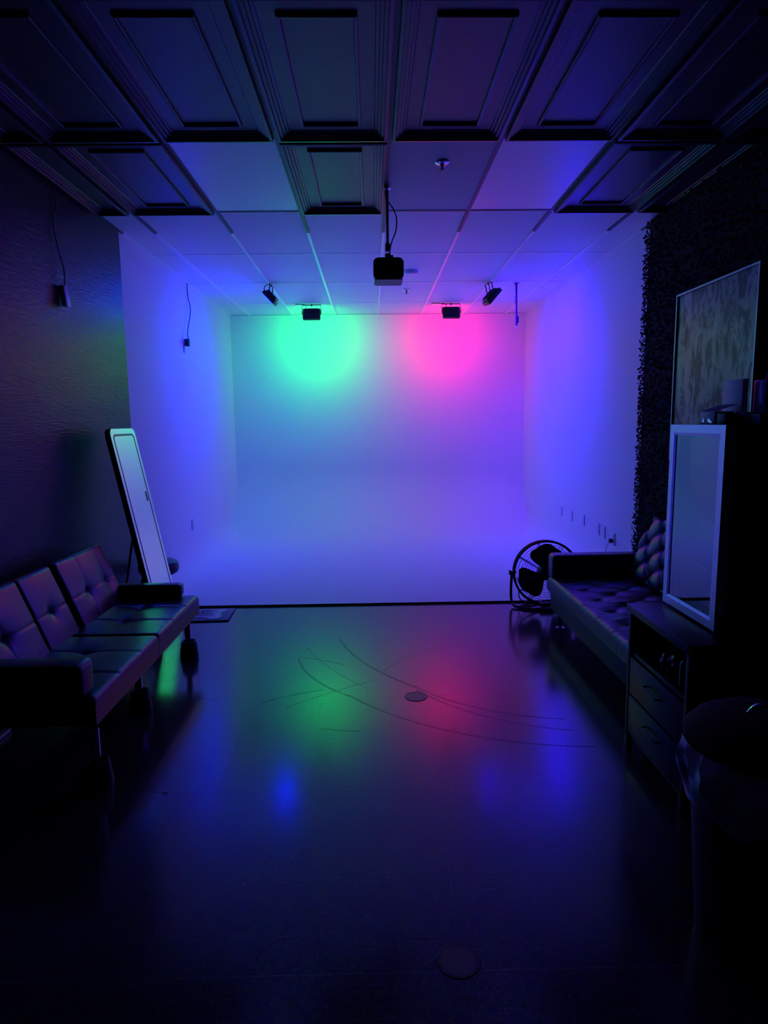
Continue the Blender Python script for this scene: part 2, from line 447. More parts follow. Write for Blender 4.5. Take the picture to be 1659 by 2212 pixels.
# three plain tiles among the black panels
for i, nm, m_ in ((2, 'blank smooth white ceiling tile on the left, above the green light', M_tile_smooth), (4, 'grey speckled ceiling tile holding the near sprinkler', M_tile_grey), (5, 'blank smooth white ceiling tile right of the grey sprinkler tile', M_tile_smooth)):
    t_ = MB(); t_.box((colx[i]+.012, GY0-RW+.012, ZC-.004), (colx[i+1]-.012, GY0-.012, ZC+.003))
    single(t_, 'ceiling_tile', m_, ((colx[i]+colx[i+1])/2, GY0-RW/2, ZC), nm, 'ceiling tile', 'plain tiles among the black panels')

# sprinklers and a round cover
def sprinkler(x, y, label, zb):
    o = thing('fire_sprinkler', (x, y, ZC), label, 'sprinkler', 'ceiling sprinklers')
    b = MB(); b.lathe([(.012, 0), (.040, 0), (.042, -.004), (.034, -.010), (.016, -.012), (.016, -.004)], (x, y, zb)); b.build('escutcheon', mat('polished_white_ring', (.88, .88, .9), .2, .7), o)
    b = MB(); b.lathe([(.010, 0), (.010, -.02), (.006, -.022), (.006, -.045)], (x, y, zb), 16)
    b.lathe([(.016, -.045), (.016, -.048), (.003, -.049)], (x, y, zb), 16); b.build('deflector', M_blackmetal, o)
sprinkler(.441, 4.056, 'sprinkler head with white ring in the grey ceiling tile', ZC-.005)
sprinkler(.431, 7.787, 'small sprinkler head in the white ceiling behind the projector', ZC+.003)
b = MB(); b.lathe([(.0, -.03), (.045, -.03), (.062, -.024), (.072, -.010), (.074, .003)], (.428, 6.859, ZC)); o = single(b, 'smoke_detector', M_white_plastic, (.428, 6.859, ZC), 'round white detector on the white ceiling right of the projector', 'smoke detector')

# ------------------------------------------------------------------ flood lights
def flood(loc, n, up, size, led, label, yoke_top, cable):
    """loc: centre of the body, n: beam direction, yoke_top: bracket screw point on the ceiling"""
    n = Vector(n).normalized(); up = Vector(up); xr = n.cross(up).normalized(); up = xr.cross(n).normalized()
    W, H, D = size
    o = thing('flood_light', yoke_top, label, 'light', 'colour flood lights')
    M = frame_matrix(Vector(loc), xr, up, n)
    b = MB(); b.prism(rrect(W, H, .012, 4), D*.6, M @ Matrix.Translation((0, 0, -D*.1)), bev=.004)
    b.prism(rrect(W*.82, H*.78, .01, 4), D*.45, M @ Matrix.Translation((0, 0, -D*.5)), bev=.006)
    for k in range(7):
        b.box((-W*.36+k*W*.12-.003, -H*.34, -D*.62), (-W*.36+k*W*.12+.003, H*.34, -D*.45), M=M)
    b.build('housing', M_black, o)
    b = MB(); b.ring(rrect(W, H, .012, 4), rrect(W*.88, H*.82, .008, 4), D*.5, D*.62, M); b.build('bezel', M_blackmetal, o)
    col, k, share, spread = led
    b = MB(); b.quad(*[M @ Vector((x*W*.435, y*H*.405, D*.535)) for x, y in ((-1, -1), (1, -1), (1, 1), (-1, 1))]); b.build('lens', emit(label.split()[4]+'_led', col, k*(1-share)), o, flat=True)
    # the reflector's narrower beam, from the lens face
    la = bpy.data.lights.new('beam', 'AREA'); la.shape = 'RECTANGLE'; la.size = W*.87; la.size_y = H*.81
    la.color = col; la.spread = math.radians(spread); la.energy = k*share*PI*la.size*la.size_y
    lo = bpy.data.objects.new('beam', la); COL.objects.link(lo); lo.parent = o
    Ml = M @ Matrix.Translation((0, 0, D*.55)) @ Matrix.Rotation(PI, 4, 'X')
    lo.matrix_world = Matrix.Translation(-o.location) @ Ml
    # yoke: flat bar U from both sides up to the ceiling point
    c = Vector(loc); yt = Vector(yoke_top)
    b = MB(); hw = W/2+.008
    tdir = (yt-c); L = tdir.length; tdir.normalize()
    A0, A1 = c+xr*hw, c-xr*hw
    T0, T1 = yt+xr*hw-tdir*.012, yt-xr*hw-tdir*.012
    b.tube([A0, T0, T1, A1], .006, 8)
    for A in (A0, A1):
        b.tube([A-xr*.004, A+xr*.004], .014, 12)
    b.tube([yt-tdir*.03, yt], .008, 8); b.build('yoke', M_blackmetal, o)
    b = MB(); b.tube(cable, .0045, 8, smooth=6); b.build('cable', M_black, o)
G_COL, M_COL, B_COL, B2_COL = (0.0, 1.0, .06), (1.0, 0.0, .04), (.0, .004, 1.0), (.012, 0., 1.)
K = dict(g=185., m=165., bl=430., br=540.)
zt = ZC-.009; SPR = 115
flood((-.752, 8.60, 2.972), (0.02, 1, -.50), (0, 0, 1), (.225, .145, .07), (G_COL, K['g'], .6, 130), 'black flood light casting green, hung near the back wall', (-.747, 8.60, zt),
      [(-.81, 8.585, 3.045), (-.83, 8.58, 3.075), (-.90, 8.59, 3.085), (-.96, 8.60, zt)])
flood((1.056, 8.60, 2.978), (-.02, 1, -.50), (0, 0, 1), (.225, .145, .07), (M_COL, K['m'], .6, 130), 'black flood light casting magenta, hung near the back wall', (1.05, 8.60, zt),
      [(.99, 8.585, 3.045), (.97, 8.58, 3.075), (.88, 8.59, 3.085), (.80, 8.60, zt)])
flood((-1.085, 7.38, 2.952), (-.72, 0.0, -.69), (-.7, 0, .7), (.20, .17, .06), (B_COL, K['bl'], .6, SPR), 'black flood light casting blue onto the left white wall', (-1.08, 7.38, zt),
      [(-1.12, 7.39, 3.00), (-1.16, 7.40, 3.03), (-1.15, 7.39, 3.07), (-1.11, 7.38, zt)])
flood((1.345, 7.38, 2.945), (.72, .12, -.62), (.6, 0, .7), (.24, .20, .06), (B2_COL, K['br'], .75, SPR+8), 'black flood light casting blue onto the right white wall', (1.31, 7.37, zt),
      [(1.33, 7.37, 2.98), (1.325, 7.36, 3.03), (1.315, 7.365, 3.06), (1.31, 7.37, zt)])

# ------------------------------------------------------------------ projector on its pole
o = thing('projector', (.124, 4.441, ZC), 'small black projector hanging from a ceiling pole', 'projector')
pc = Vector((.126, 4.46, 2.562)); hw = .098
b = MB(); b.prism(rrect(.198, .135, .03, 6), .20, frame_matrix((pc.x, pc.y-.10, pc.z), (1, 0, 0), (0, 0, 1), (0, -1, 0)) @ Matrix.Translation((0, 0, -.2)), bev=.006)
b.build('body', M_blackgloss, o)
b = MB(); b.prism(rrect(.186, .19, .03, 6), .004, Matrix.Translation((pc.x, pc.y, pc.z-.0705))); b.build('base_plate', mat('grey_projector_base', (.16, .16, .17), .45), o)
b = MB(); b.tube([(.124, 4.441, ZC-.03), (.124, 4.441, 2.70)], .0085, 12); b.lathe([(.009, 0), (.017, 0), (.017, .045), (.009, .06)], (.124, 4.441, 2.685), 16)
b.box((.107, 4.425, 2.627), (.141, 4.457, 2.672), .004); b.tube([(.105, 4.44, 2.66), (.16, 4.44, 2.652)], .006, 8); b.box((.150, 4.43, 2.625), (.160, 4.45, 2.662), .002)
b.build('mount_pole', M_blackmetal, o)
b = MB(); b.lathe([(.010, 0), (.026, 0), (.026, -.012), (.012, -.022)], (.124, 4.441, ZC-.009), 20); b.build('ceiling_socket', M_chrome, o)
b = MB(); b.tube([(.112, 4.44, 3.065), (.118, 4.43, 3.01), (.165, 4.42, 2.94), (.183, 4.42, 2.88), (.178, 4.42, 2.81), (.150, 4.43, 2.74), (.138, 4.44, 2.68), (.150, 4.45, 2.655), (.185, 4.46, 2.632)], .004, 8, smooth=6); b.build('cable', M_black, o)

# hanging pole near the right
o = thing('hanging_pole', (1.637, 7.43, ZC), 'thin dark pole hanging from the ceiling near the right wall', 'pole')
b = MB(); b.tube([(1.637, 7.43, zt), (1.645, 7.43, 2.63)], .011, 12); b.lathe([(.028, 0), (.028, -.006), (.012, -.010)], (1.637, 7.43, zt), 20)
b.build('tube', M_blackmetal, o)
b = MB()
for z in (2.72, 2.695, 2.67): b.lathe([(.004, .014), (.017, .010), (.017, -.010), (.004, -.014)], (1.654, 7.43, z), 14)
b.build('clamp', M_blackmetal, o)
b = MB(); b.box((1.621, 7.422, 2.865), (1.631, 7.438, 2.95), .003); b.build('bracket', M_chrome, o)
b = MB(); b.tube([(1.6425, 7.43, 2.63), (1.646, 7.43, 2.592)], .006, 8); b.build('tip', M_alu, o)

# ------------------------------------------------------------------ wall fittings
def outlet(side, y, z, label, group):
    x = XL if side < 0 else XR
    o = thing('wall_outlet', (x, y, z), label, 'outlet', group)
    s = 1 if side < 0 else -1
    M = frame_matrix((x, y, z), (0, -s, 0), (0, 0, 1), (s, 0, 0))
    b = MB(); b.prism(rrect(.072, .116, .004, 3), .011, M, bev=.001); b.build('cover_plate', M_white_plastic, o)
    b = MB()
    for dz in (-.022, .022):
        b.prism(rrect(.034, .028, .010, 4, 0, dz), .0122, M)
    b.build('socket', mat('socket_grey', (.6, .6, .6), .5), o)
gr = 'outlets along the right white wall'
for y, z, lab in ((7.512, .507, 'farthest white wall outlet of the row on the right wall'), (7.121, .508, 'second wall outlet from the back on the right wall'), (6.708, .520, 'third wall outlet from the back on the right wall'),
                  (6.257, .503, 'fourth wall outlet from the back, left of a close pair'), (6.102, .497, 'fifth wall outlet from the back, beside its close neighbour'), (5.846, .475, 'nearest wall outlet on the right wall, with a charger plugged in')):
    outlet(1, y, z, lab, gr)
outlet(-1, 7.052, .481, 'lone low wall outlet on the left white wall', None)
outlet(-1, 7.10, 2.39, 'high wall outlet on the left white wall with a black adapter', None)
o = thing('phone_charger', (XR-.012, 5.846, .46), 'small dark charger and cable plugged into the nearest right wall outlet', 'charger')
b = MB(); b.box((XR-.045, 5.83, .44), (XR-.0105, 5.862, .475), .004); b.build('plug', M_black, o)
b = MB(); b.tube([(XR-.04, 5.846, .442), (XR-.07, 5.84, .40), (XR-.085, 5.82, .34), (XR-.10, 5.80, .25), (XR-.2, 5.75, .13)], .0035, 8, smooth=5); b.build('cable', M_cable_w, o)
o = thing('plug_adapter', (XL+.01, 7.10, 2.43), 'black plug adapter and cord high on the left white wall', 'adapter')
b = MB(); b.box((XL+.011, 7.065, 2.40), (XL+.058, 7.125, 2.475), .006); b.build('plug_body', M_black, o)
b = MB(); b.tube([(XL+.05, 7.12, 2.47), (XL+.03, 7.14, 2.55), (XL+.03, 7.30, 2.80), (XL+.012, 7.29, 2.95), (XL+.010, 7.30, ZC-.009)], .005, 8, smooth=6); b.build('cord', M_black, o)
o = thing('power_adapter', (XL, 4.33, 2.40), 'pale power brick hanging by its cord on the dark left wall', 'adapter')
M = frame_matrix((XL+.008, 4.335, 2.395), (0, -1, 0), (-.09, 0, 1), (1, 0, .09))
b = MB(); b.box((-.032, -.066, 0), (.032, .066, .034), .006, M); b.build('brick', M_white_plastic, o)
b = MB(); b.tube([(XL+.03, 4.33, 2.457), (XL+.028, 4.345, 2.56), (XL+.018, 4.30, 2.70), (XL+.012, 4.28, 2.82), (XL+.012, 4.33, 2.93), (XL+.012, 4.335, ZC-.02)], .0045, 8, smooth=6); b.build('cord', M_cable_w, o)

# ------------------------------------------------------------------ left futon
def seam(d, w=.006, a=.006): return -a*math.exp(-(d/w)**2)
def dip(u, v, cu, cv, a=.035, s=.055): return -a*math.exp(-math.hypot(u-cu, v-cv)/s)
lab = 'black faux leather futon sofa with three back panels against the left wall'
sofa = thing('futon_sofa', (-1.55, 3.48, 0), lab, 'sofa')
def seat_f(seams, cv, bl):
    def f(u, v):     # u along y, v from the front edge inwards
        z = .010*math.sin(PI*min(1, max(0, u/bl)))*math.sin(PI*min(1, max(0, v/.66)))
        for s_ in seams: z += seam(u-s_)
        z += seam(v-cv)
        for s_ in seams: z += dip(u, v, s_, cv, .026, .05)
        # soft bulge between the seams
        return z
    return f
for y0, ly, seams in ((2.645, .832, (.285, .57)), (3.483, .832, (.27, .56))):
    b = MB(); b.cushion((-1.20, y0, .292), (0, 1, 0), (-1, 0, 0), (0, 0, 1), ly, .62, .125, .022, 60, 46, seat_f(seams, .29, ly)); b.build('seat_cushion', M_leather, sofa, ang=60)
    for s_ in seams:
        pass
lean = Vector((-.165, 0, .42)).normalized(); nrm = Vector((.42, 0, .165)).normalized()
for y0, ly, seams, off, but in ((2.66, .575, (.29,), 0, (.29,)), (3.24, .37, (), -.014, (.185,)), (3.615, .66, (.24, .52), 0, (.24, .52))):
    def bf(u, v, ly=ly, seams=seams, but=but):
        z = .014*math.sin(PI*u/ly)*math.sin(PI*min(1, v/.47))
        for s_ in seams: z += seam(u-s_)
        z += seam(v-.21)
        for s_ in but: z += dip(u, v, s_, .21, .034, .05)
        return z
    b = MB(); b.cushion(Vector((-1.66, y0, .385))-nrm*(.10-off), (0, 1, 0), lean, nrm, ly, .45, .105, .03, 50, 44, bf); b.build('back_cushion', M_leather, sofa, ang=60)
b = MB(); b.box((-1.86, 2.70, .26), (-1.24, 4.26, .291), .008); b.build('frame', M_blackmetal, sofa)
def arm(y0, y1, x0, x1, z0, z1, tilt):
    b = MB(); M = Matrix.Translation((x0, 0, z0)) @ Matrix.Rotation(tilt, 4, 'Y') @ Matrix.Translation((-x0, 0, -z0))
    b.box((x0, y0, z0), (x1, y1, z1), .028, M, 4)
    b.tube([M @ Vector((x1-.006, y0+.02, z1-.012)), M @ Vector((x1-.006, y1-.02, z1-.012))], .005, 6)
    return b
arm(4.215, 4.315, -1.78, -1.29, .418, .512, 0).build('armrest', M_leather, sofa, ang=50)
arm(2.60, 2.745, -1.80, -1.235, .418, .570, 0).build('armrest', M_leather, sofa, ang=50)
legs = [(-1.26, 4.238, .045), (-1.302, 3.42, .0), (-1.225, 2.68, .045), (-1.80, 4.20, 0), (-1.80, 2.75, 0)]
for lx, ly, _ in legs:
    b = MB(); b.tube([(lx, ly, .030), (lx-.008, ly, .265)], [.017, .024], 16); b.build('leg', M_chrome, sofa)
for (lx, ly, _), nm in zip(legs, ('far front leg of the left futon', 'middle leg of the left futon', 'near front leg of the left futon', 'far rear leg of the left futon', 'near rear leg of the left futon')):
    b = MB(); b.lathe([(.060, 0), (.062, .012), (.050, .112), (.047, .118), (.040, .118), (.036, .108), (.034, .03), (.001, .028)], (lx, ly, 0), 28)
    single(b, 'bed_riser', M_black, (lx, ly, 0), 'black tapered furniture riser under the '+nm, 'riser', 'black risers under the left futon')
b = MB(); b.box((-1.925, 2.75, 0), (-1.885, 3.185, .026), .004); single(b, 'plank', mat('pale_metal_strip', (.75, .74, .74), .3, .6), (-1.905, 2.97, 0), 'pale narrow strip lying on the floor under the left futon', 'plank')

# ------------------------------------------------------------------ leaning mirror
o = thing('floor_mirror', (-1.46, 4.75, 0), 'tall rounded floor mirror leaning on the left, beyond the futon', 'mirror')
tilt = math.radians(10.6); yaw = math.radians(1.0)
alongv = Vector((-math.sin(yaw), math.cos(yaw), 0)); hv = Vector((math.cos(yaw), math.sin(yaw), 0))
upv = hv*-math.sin(tilt)+Vector((0, 0, math.cos(tilt))); nv = hv*math.cos(tilt)+Vector((0, 0, math.sin(tilt)))
mw, mh = .50, 1.568
cen = Vector((-1.518, 4.50, .010))+alongv*mw/2+upv*mh/2
# local x runs from the near edge (low y) to the far edge
Mm = frame_matrix(cen, alongv, upv, nv)
b = MB(); b.prism(rrect(mw, mh, .055, 8), .034, Mm @ Matrix.Translation((0, 0, -.036)), bev=.004); b.build('backing', M_black, o)
b = MB(); b.prism(rrect(mw-.008, mh-.008, .052, 8), .004, Mm @ Matrix.Translation((0, 0, -.002))); b.build('mirror_glass', M_mirror, o)
b = MB(); b.ring(rrect(mw-.085, mh-.085, .040, 8), rrect(mw-.115, mh-.115, .030, 8), .001, .0032, Mm); b.build('light_band', mat('dark_frosted_band', (.05, .05, .06), .3), o)
b = MB(); b.prism(rrect(.035, .075, .008, 3, mw/2-.095, .26), .0012, Mm @ Matrix.Translation((0, 0, .002))); b.build('touch_switch', mat('switch_grey', (.10, .08, .09), .4), o)
foot = Vector((-1.885, 4.62, .008)); hinge = cen+upv*.02+Vector((0, -.2, 0))-nv*.036
b = MB(); b.tube([hinge, foot], .008, 8); b.tube([hinge+Vector((0, .4, 0)), foot+Vector((0, .30, 0))], .008, 8); b.tube([foot, foot+Vector((0, .30, 0))], .008, 8); b.build('easel_leg', M_blackmetal, o)

# stool behind the mirror
o = thing('stool', (-1.78, 5.28, 0), 'round black padded stool standing behind the floor mirror', 'stool')
b = MB(); b.lathe([(.001, .345), (.13, .345), (.152, .358), (.163, .385), (.163, .415), (.152, .445), (.125, .458), (.06, .463), (.001, .463)], (-1.785, 5.28, 0), 40); b.build('seat', M_leather, o)
for k in range(4):
    a = PI/4+k*PI/2
    b = MB(); b.tube([(-1.785+.085*math.cos(a), 5.28+.085*math.sin(a), .347), (-1.785+.13*math.cos(a), 5.28+.13*math.sin(a), .0)], .013, 10); b.build('leg', M_blackmetal, o)
b = MB(); b.tube([(-1.785+.115*math.cos(k*PI/12), 5.28+.115*math.sin(k*PI/12), .13) for k in range(24)], .006, 8, closed=True); b.build('foot_ring', M_blackmetal, o)

# mat with crumpled clear plastic
b = MB(); b.prism(rrect(.62, .335, .012, 3), .012, Matrix.Translation((-1.49, 5.195, 0)) @ Matrix.Rotation(.03, 4, 'Z'), bev=.003)
single(b, 'floor_mat', M_mat, (-1.49, 5.195, 0), 'flat blue-grey mat on the floor at the edge of the white cove', 'mat')
b = MB(); n = 26; rnd = random.Random(3); Gv = []
for i in range(n):
    row = []
    for j in range(n):
        u, v = i/(n-1), j/(n-1)
        x = -1.62+.36*u+.015*math.sin(9*v); y = 5.12+.21*v-.05*u*(1-v)+.012*math.sin(13*u)
        row.append(b.bm.verts.new((x, y, .016+.022*rnd.random()*math.sin(PI*u)*math.sin(PI*v))))
    Gv.append(row)
for i in range(n-1):
    for j in range(n-1): b.bm.faces.new((Gv[i][j], Gv[i+1][j], Gv[i+1][j+1], Gv[i][j+1]))
M_wrap = mat('milky_plastic_wrap', (.55, .55, .56), .2, var=.1)
single(b, 'plastic_wrap', M_wrap, (-1.45, 5.2, .013), 'crumpled pale plastic wrap lying on the blue-grey mat', 'plastic wrap', flat=True)

# floor details
def plate(x, y, label):
    o = thing('floor_cover', (x, y, 0), label, 'floor cover')
    b = MB(); b.lathe([(.066, 0), (.064, .003), (.054, .003), (.053, .001)], (x, y, 0), 36, cap=False); b.build('rim', mat('worn_rim', (.05, .05, .05), .35, .5), o)
    b = MB(); b.lathe([(.0532, .0005), (.0532, .0022), (.001, .0024)], (x, y, 0), 36); b.build('lid', mat('worn_brass_lid', (.09, .085, .08), .4, .4, var=.4, vscale=60), o)
plate(.235, 3.535, 'round metal floor cover at the middle of the scuffed floor')
plate(.233, 1.691, 'round dark floor cover in the near foreground')
b = MB(); b.prism([(-.011, -.006), (.008, -.010), (.012, .004), (-.004, .010)], .004, Matrix.Translation((-.913, 2.608, 0))); single(b, 'paper_scrap', M_cardw, (-.913, 2.608, 0), 'tiny white scrap on the floor right of the left futon', 'scrap', flat=True)

# ------------------------------------------------------------------ floor fan
fc = Vector((1.462, 5.315, .292))
fan = thing('floor_fan', (1.45, 5.28, 0), 'round black metal floor fan between cove and tufted sofa', 'fan')
fn = Vector((-.12, -1, .10)).normalized(); fx = Vector((1, -.12, 0)).normalized(); fu = fx.cross(fn)*-1
if fu.z < 0: fu = -fu
def fp(r, a, d): return fc+(fx*math.cos(a)+fu*math.sin(a))*r+fn*d
R = .270
b = MB()
for d, rr, tr in ((.045, R, .009), (-.045, R, .007)):
    b.tube([fp(rr, 2*PI*k/56, d) for k in range(56)], tr, 8, closed=True)
b.build('rim', M_blackmetal, fan)
def cage(d0, d1):
    b = MB()
    for k in range(11):
        q = k/10; r = .055+(.262-.055)*q
        dd = d0+(d1-d0)*(1-q**2.2)
        b.tube([fp(r, 2*PI*j/40, dd) for j in range(40)], .0013, 5, closed=True)
    for k in range(8):
        a = 2*PI*k/8+.25
        for e in (-.035, .035):
            b.tube([fp(.05+(.266-.05)*q, a+e*(.1/(.05+.2*q))*1.2, d0+(d1-d0)*(1-q**2.2)) for q in (0, .25, .5, .75, 1)], .0020, 6)
    return b
cage(.05, .095).build('front_grille', M_blackmetal, fan)
cage(-.05, -.085).build('rear_grille', M_blackmetal, fan)
b = MB(); b.lathe([(.001, .06), (.045, .06), (.06, .04), (.07, -.06), (.06, -.09), (.001, -.095)], (0, 0, 0), 24, M=frame_matrix(fc, fx, fu, fn)); b.build('motor', M_black, fan)
for k in range(3):
    a0 = math.radians(99+120*k)
    b = MB(); nr, na = 10, 8; Gv = []
    for i in range(nr):
        q = i/(nr-1); r = .04+.205*q
        wid = (.50+.24*math.sin(PI*min(1, q*.85)))*(1 if q < .8 else math.sqrt(max(.05, 1-((q-.8)/.2)**2))*.98)
        row = []
        for j in range(na):
            s_ = j/(na-1)-.5
            row.append(fp(r, a0+s_*2*wid*1.05-.18*q, s_*.05))
        Gv.append(row)
    for sd in (0, 1):
        V = [[b.bm.verts.new(p+fn*(.0015 if sd else -.0015)) for p in row] for row in Gv]
        for i in range(nr-1):
            for j in range(na-1): b.bm.faces.new((V[i][j], V[i+1][j], V[i+1][j+1], V[i][j+1]))
    b.build('blade', M_black, fan)
for sx, nm in ((-1, 'l'), (1, 'r')):
    b = MB(); kx = fc+fx*sx*(R+.018); b.tube([fc+fx*sx*(R-.02), kx+fx*sx*.012], .012, 12); b.tube([kx+fx*sx*.010, kx+fx*sx*.020], .022, 14); b.build('pivot_knob', M_black, fan)
kl = fc-fx*(R+.016); kr = fc+fx*(R+.016)
b = MB(); b.tube([kl+Vector((0, 0, -.01)), (kl.x-.004, kl.y, .10), (kl.x+.004, kl.y-.03, .03), (kl.x+.035, kl.y-.085, .013), (1.33, 5.35, .013), (1.52, 5.43, .013), (kr.x-.02, 5.42, .013), (kr.x, kr.y, .06), kr+Vector((0, 0, -.01))], .0115, 10, smooth=8)
b.tube([(kl.x+.035, kl.y-.085, .013), (1.33, 5.19, .0115), (1.60, 5.16, .0115), (kr.x-.05, 5.2, .0115)], .0105, 10, smooth=5)
b.build('stand', M_blackmetal, fan)
b = MB(); b.box((1.395, 5.20, .023), (1.50, 5.27, .055), .006); b.build('foot_block', M_black, fan)
b = MB(); b.tube([fp(.24, math.radians(222), -.05), (1.25, 5.38, .12), (1.26, 5.37, .05), (1.32, 5.34, .028), (1.40, 5.28, .03)], .005, 8, smooth=6); b.build('cord', M_black, fan)

# ------------------------------------------------------------------ right tufted sofa
sofa2 = thing('tufted_sofa', (1.75, 3.95, 0), 'dark button-tufted sofa bed against the hedge wall on the right', 'sofa')
def diamond(du, dv, amp, gro, ou=0., ov=0., wr=0.):
    def f(u, v):
        p = (u-ou)/du+(v-ov)/dv; q = (u-ou)/du-(v-ov)/dv
        cp = abs(p-round(p)); cq = abs(q-round(q))
        z = amp*math.sqrt(abs(math.sin(PI*p)*math.sin(PI*q)))
        z -= gro*(math.exp(-(cp/.06)**2)+math.exp(-(cq/.06)**2))*.5
        dpt = math.hypot(cp, cq)
        z -= .030*math.exp(-dpt/.16)
        if wr: z *= min(1., max(0., v-.02)/.16)
        if wr: z += wr*math.sin(u*95+2.2*math.sin(v*17))*math.exp(-dpt/.35)
        return z
    return f
b = MB()
def pleat(u, v):
    return (0, -.006*(.5+.5*math.sin(u*150+1.5*math.sin(u*23)))) if v < .02 else (0, 0)
b.cushion((1.345, 2.98, .275), (0, 1, 0), (1, 0, 0), (0, 0, 1), 1.86, .66, .110, .030, 130, 50, diamond(.26, .30, .007, .010, .0, .0, .0055), pleat); b.build('seat_cushion', M_fabric, sofa2, ang=70)
b = MB(); b.box((1.368, 2.99, .125), (1.98, 4.83, .276), .01); b.build('base_frame', M_black, sofa2)
bl = Vector((.165, 0, .335)).normalized(); bn = Vector((-.335, 0, .165)).normalized()
b = MB(); b.cushion(Vector((1.945, 2.98, .40))-bn*.075, (0, 1, 0), bl, bn, 1.82, .49, .10, .04, 120, 44, diamond(.24, .24, .024, .014, .02, .04)); b.build('back_cushion', M_fabric, sofa2, ang=70)
for y0, y1, z1 in ((4.745, 4.885, .560), (3.0, 3.115, .535)):
    b = MB(); b.box((1.355, y0, .355), (2.03, y1, z1), .03, None, 4); b.build('armrest', M_fabric, sofa2, ang=50)
for lx, ly in ((1.42, 4.73), (1.42, 3.10), (1.93, 4.73), (1.93, 3.10)):
    b = MB(); b.tube([(lx, ly, .012), (lx, ly, .13)], [.011, .026], 16); l_ = b.build('leg', M_blackmetal, sofa2)
    b = MB(); b.lathe([(.033, 0), (.033, .004), (.012, .012), (.001, .012)], (lx, ly, 0), 24); b.build('foot', M_chrome, l_)

# ------------------------------------------------------------------ hedge wall
hx = 2.165
hedge = thing('hedge_wall', (2.2, 3.9, 0), 'dark artificial boxwood hedge covering the right wall', 'hedge')
b = MB(); b.box((hx, .4, .002), (XR-.006, 5.17, ZC-.012)); b.build('backing', M_hedgeback, hedge)
rnd = random.Random(11); verts = []; faces = []
def leaf(c, d, nrm, l, wd):
    s_ = d.cross(nrm).normalized(); i = len(verts)
    verts.extend([c, c+d*l*.5+s_*wd+nrm*.003, c+d*l, c+d*l*.5-s_*wd+nrm*.003, c+d*l*.5-nrm*.002])
    faces.extend([(i, i+1, i+4), (i+1, i+2, i+4), (i+2, i+3, i+4), (i+3, i, i+4)])
for k in range(17000):
    y = 2.5+2.68*rnd.random(); z = .05+3.02*rnd.random()
    d = Vector((-.5-rnd.random()*.6, rnd.uniform(-1, 1), rnd.uniform(-1, .8))).normalized()
    nr = Vector((rnd.uniform(-1, .2), rnd.uniform(-1, 1), rnd.uniform(-.3, 1))); nr = (nr-d*nr.dot(d)).normalized()
    c = Vector((hx-.005-.030*rnd.random()**1.5, y, z))
    leaf(c, d, nr, rnd.uniform(.016, .028), rnd.uniform(.006, .010))
for k in range(2200):     # the ragged far edge of the hedge
    z = .05+3.0*rnd.random(); x = hx-.03+.09*rnd.random()
    d = Vector((rnd.uniform(-.7, .1), rnd.uniform(.2, 1), rnd.uniform(-1, .8))).normalized()
    nr = Vector((rnd.uniform(-1, .2), rnd.uniform(-1, 1), rnd.uniform(-.3, 1))); nr = (nr-d*nr.dot(d)).normalized()
    leaf(Vector((x, 5.16, z)), d, nr, rnd.uniform(.018, .032), rnd.uniform(.006, .010))
me = bpy.data.meshes.new('leaves'); me.from_pydata(verts, [], faces); me.materials.append(M_leaf)
lo = bpy.data.objects.new('leaves', me); COL.objects.link(lo); lo.parent = hedge; lo.location = -hedge.location; lo['kind'] = 'stuff'

# art on the hedge
art = thing('wall_canvas', (2.10, 4.01, 1.3), 'large framed distressed grey canvas hung on the hedge', 'picture')
b = MB(); b.box((2.092, 3.548, 1.30), (2.104, 4.478, 2.392)); b.build('canvas', M_canvas, art)
b = MB(); Ma = frame_matrix((2.085, 4.013, 1.845), (0, -1, 0), (0, 0, 1), (-1, 0, 0))
b.ring([(-.475, -.555), (.475, -.555), (.475, .555), (-.475, .555)], [(-.463, -.543), (.463, -.543), (.463, .543), (-.463, .543)], -.03, .004, Ma); b.build('frame', M_frame_metal, art, flat=True)

# ------------------------------------------------------------------ cabinet with the cooler on it
cx0, cx1, cy0, cy1, ct = 1.205, 1.84, 2.345, 2.925, .712
cab = thing('side_cabinet', ((cx0+cx1)/2, (cy0+cy1)/2, 0), 'dark wood cabinet with open shelf and two drawers under the cooler', 'cabinet')
b = MB(); b.box((cx0-.01, cy0-.01, ct-.035), (cx1, cy1+.01, ct), .003); b.build('top', M_darkwood, cab)
for ya, yb in ((cy0, cy0+.022), (cy1-.022, cy1)):
    b = MB(); b.box((cx0, ya, .07), (cx1, yb, ct-.035), .002); b.build('side_panel', M_darkwood, cab)
b = MB(); b.box((cx0+.01, cy0+.022, .47), (cx1, cy1-.022, .49), .001); b.build('shelf', M_darkwood, cab)
b = MB(); b.box((cx1-.01, cy0+.022, .07), (cx1-.001, cy1-.022, .47)); b.build('back_panel', M_darkwood, cab)
b = MB(); b.box((cx0+.012, cy0+.022, .07), (cx1-.01, cy1-.022, .085)); b.build('bottom_panel', M_darkwood, cab)
for za, zb in ((.285, .462), (.092, .275)):
    b = MB(); b.box((cx0+.002, cy0+.026, za), (cx0+.022, cy1-.026, zb), .002); d_ = b.build('drawer', M_darkwood, cab)
    b = MB(); zc = (za+zb)/2+.02
    b.tube([(cx0+.003, 2.56, zc), (cx0-.022, 2.57, zc), (cx0-.022, 2.70, zc), (cx0+.003, 2.71, zc)], .005, 8); b.build('handle', mat('dark_pull_metal', (.06, .06, .065), .4, .6), d_)
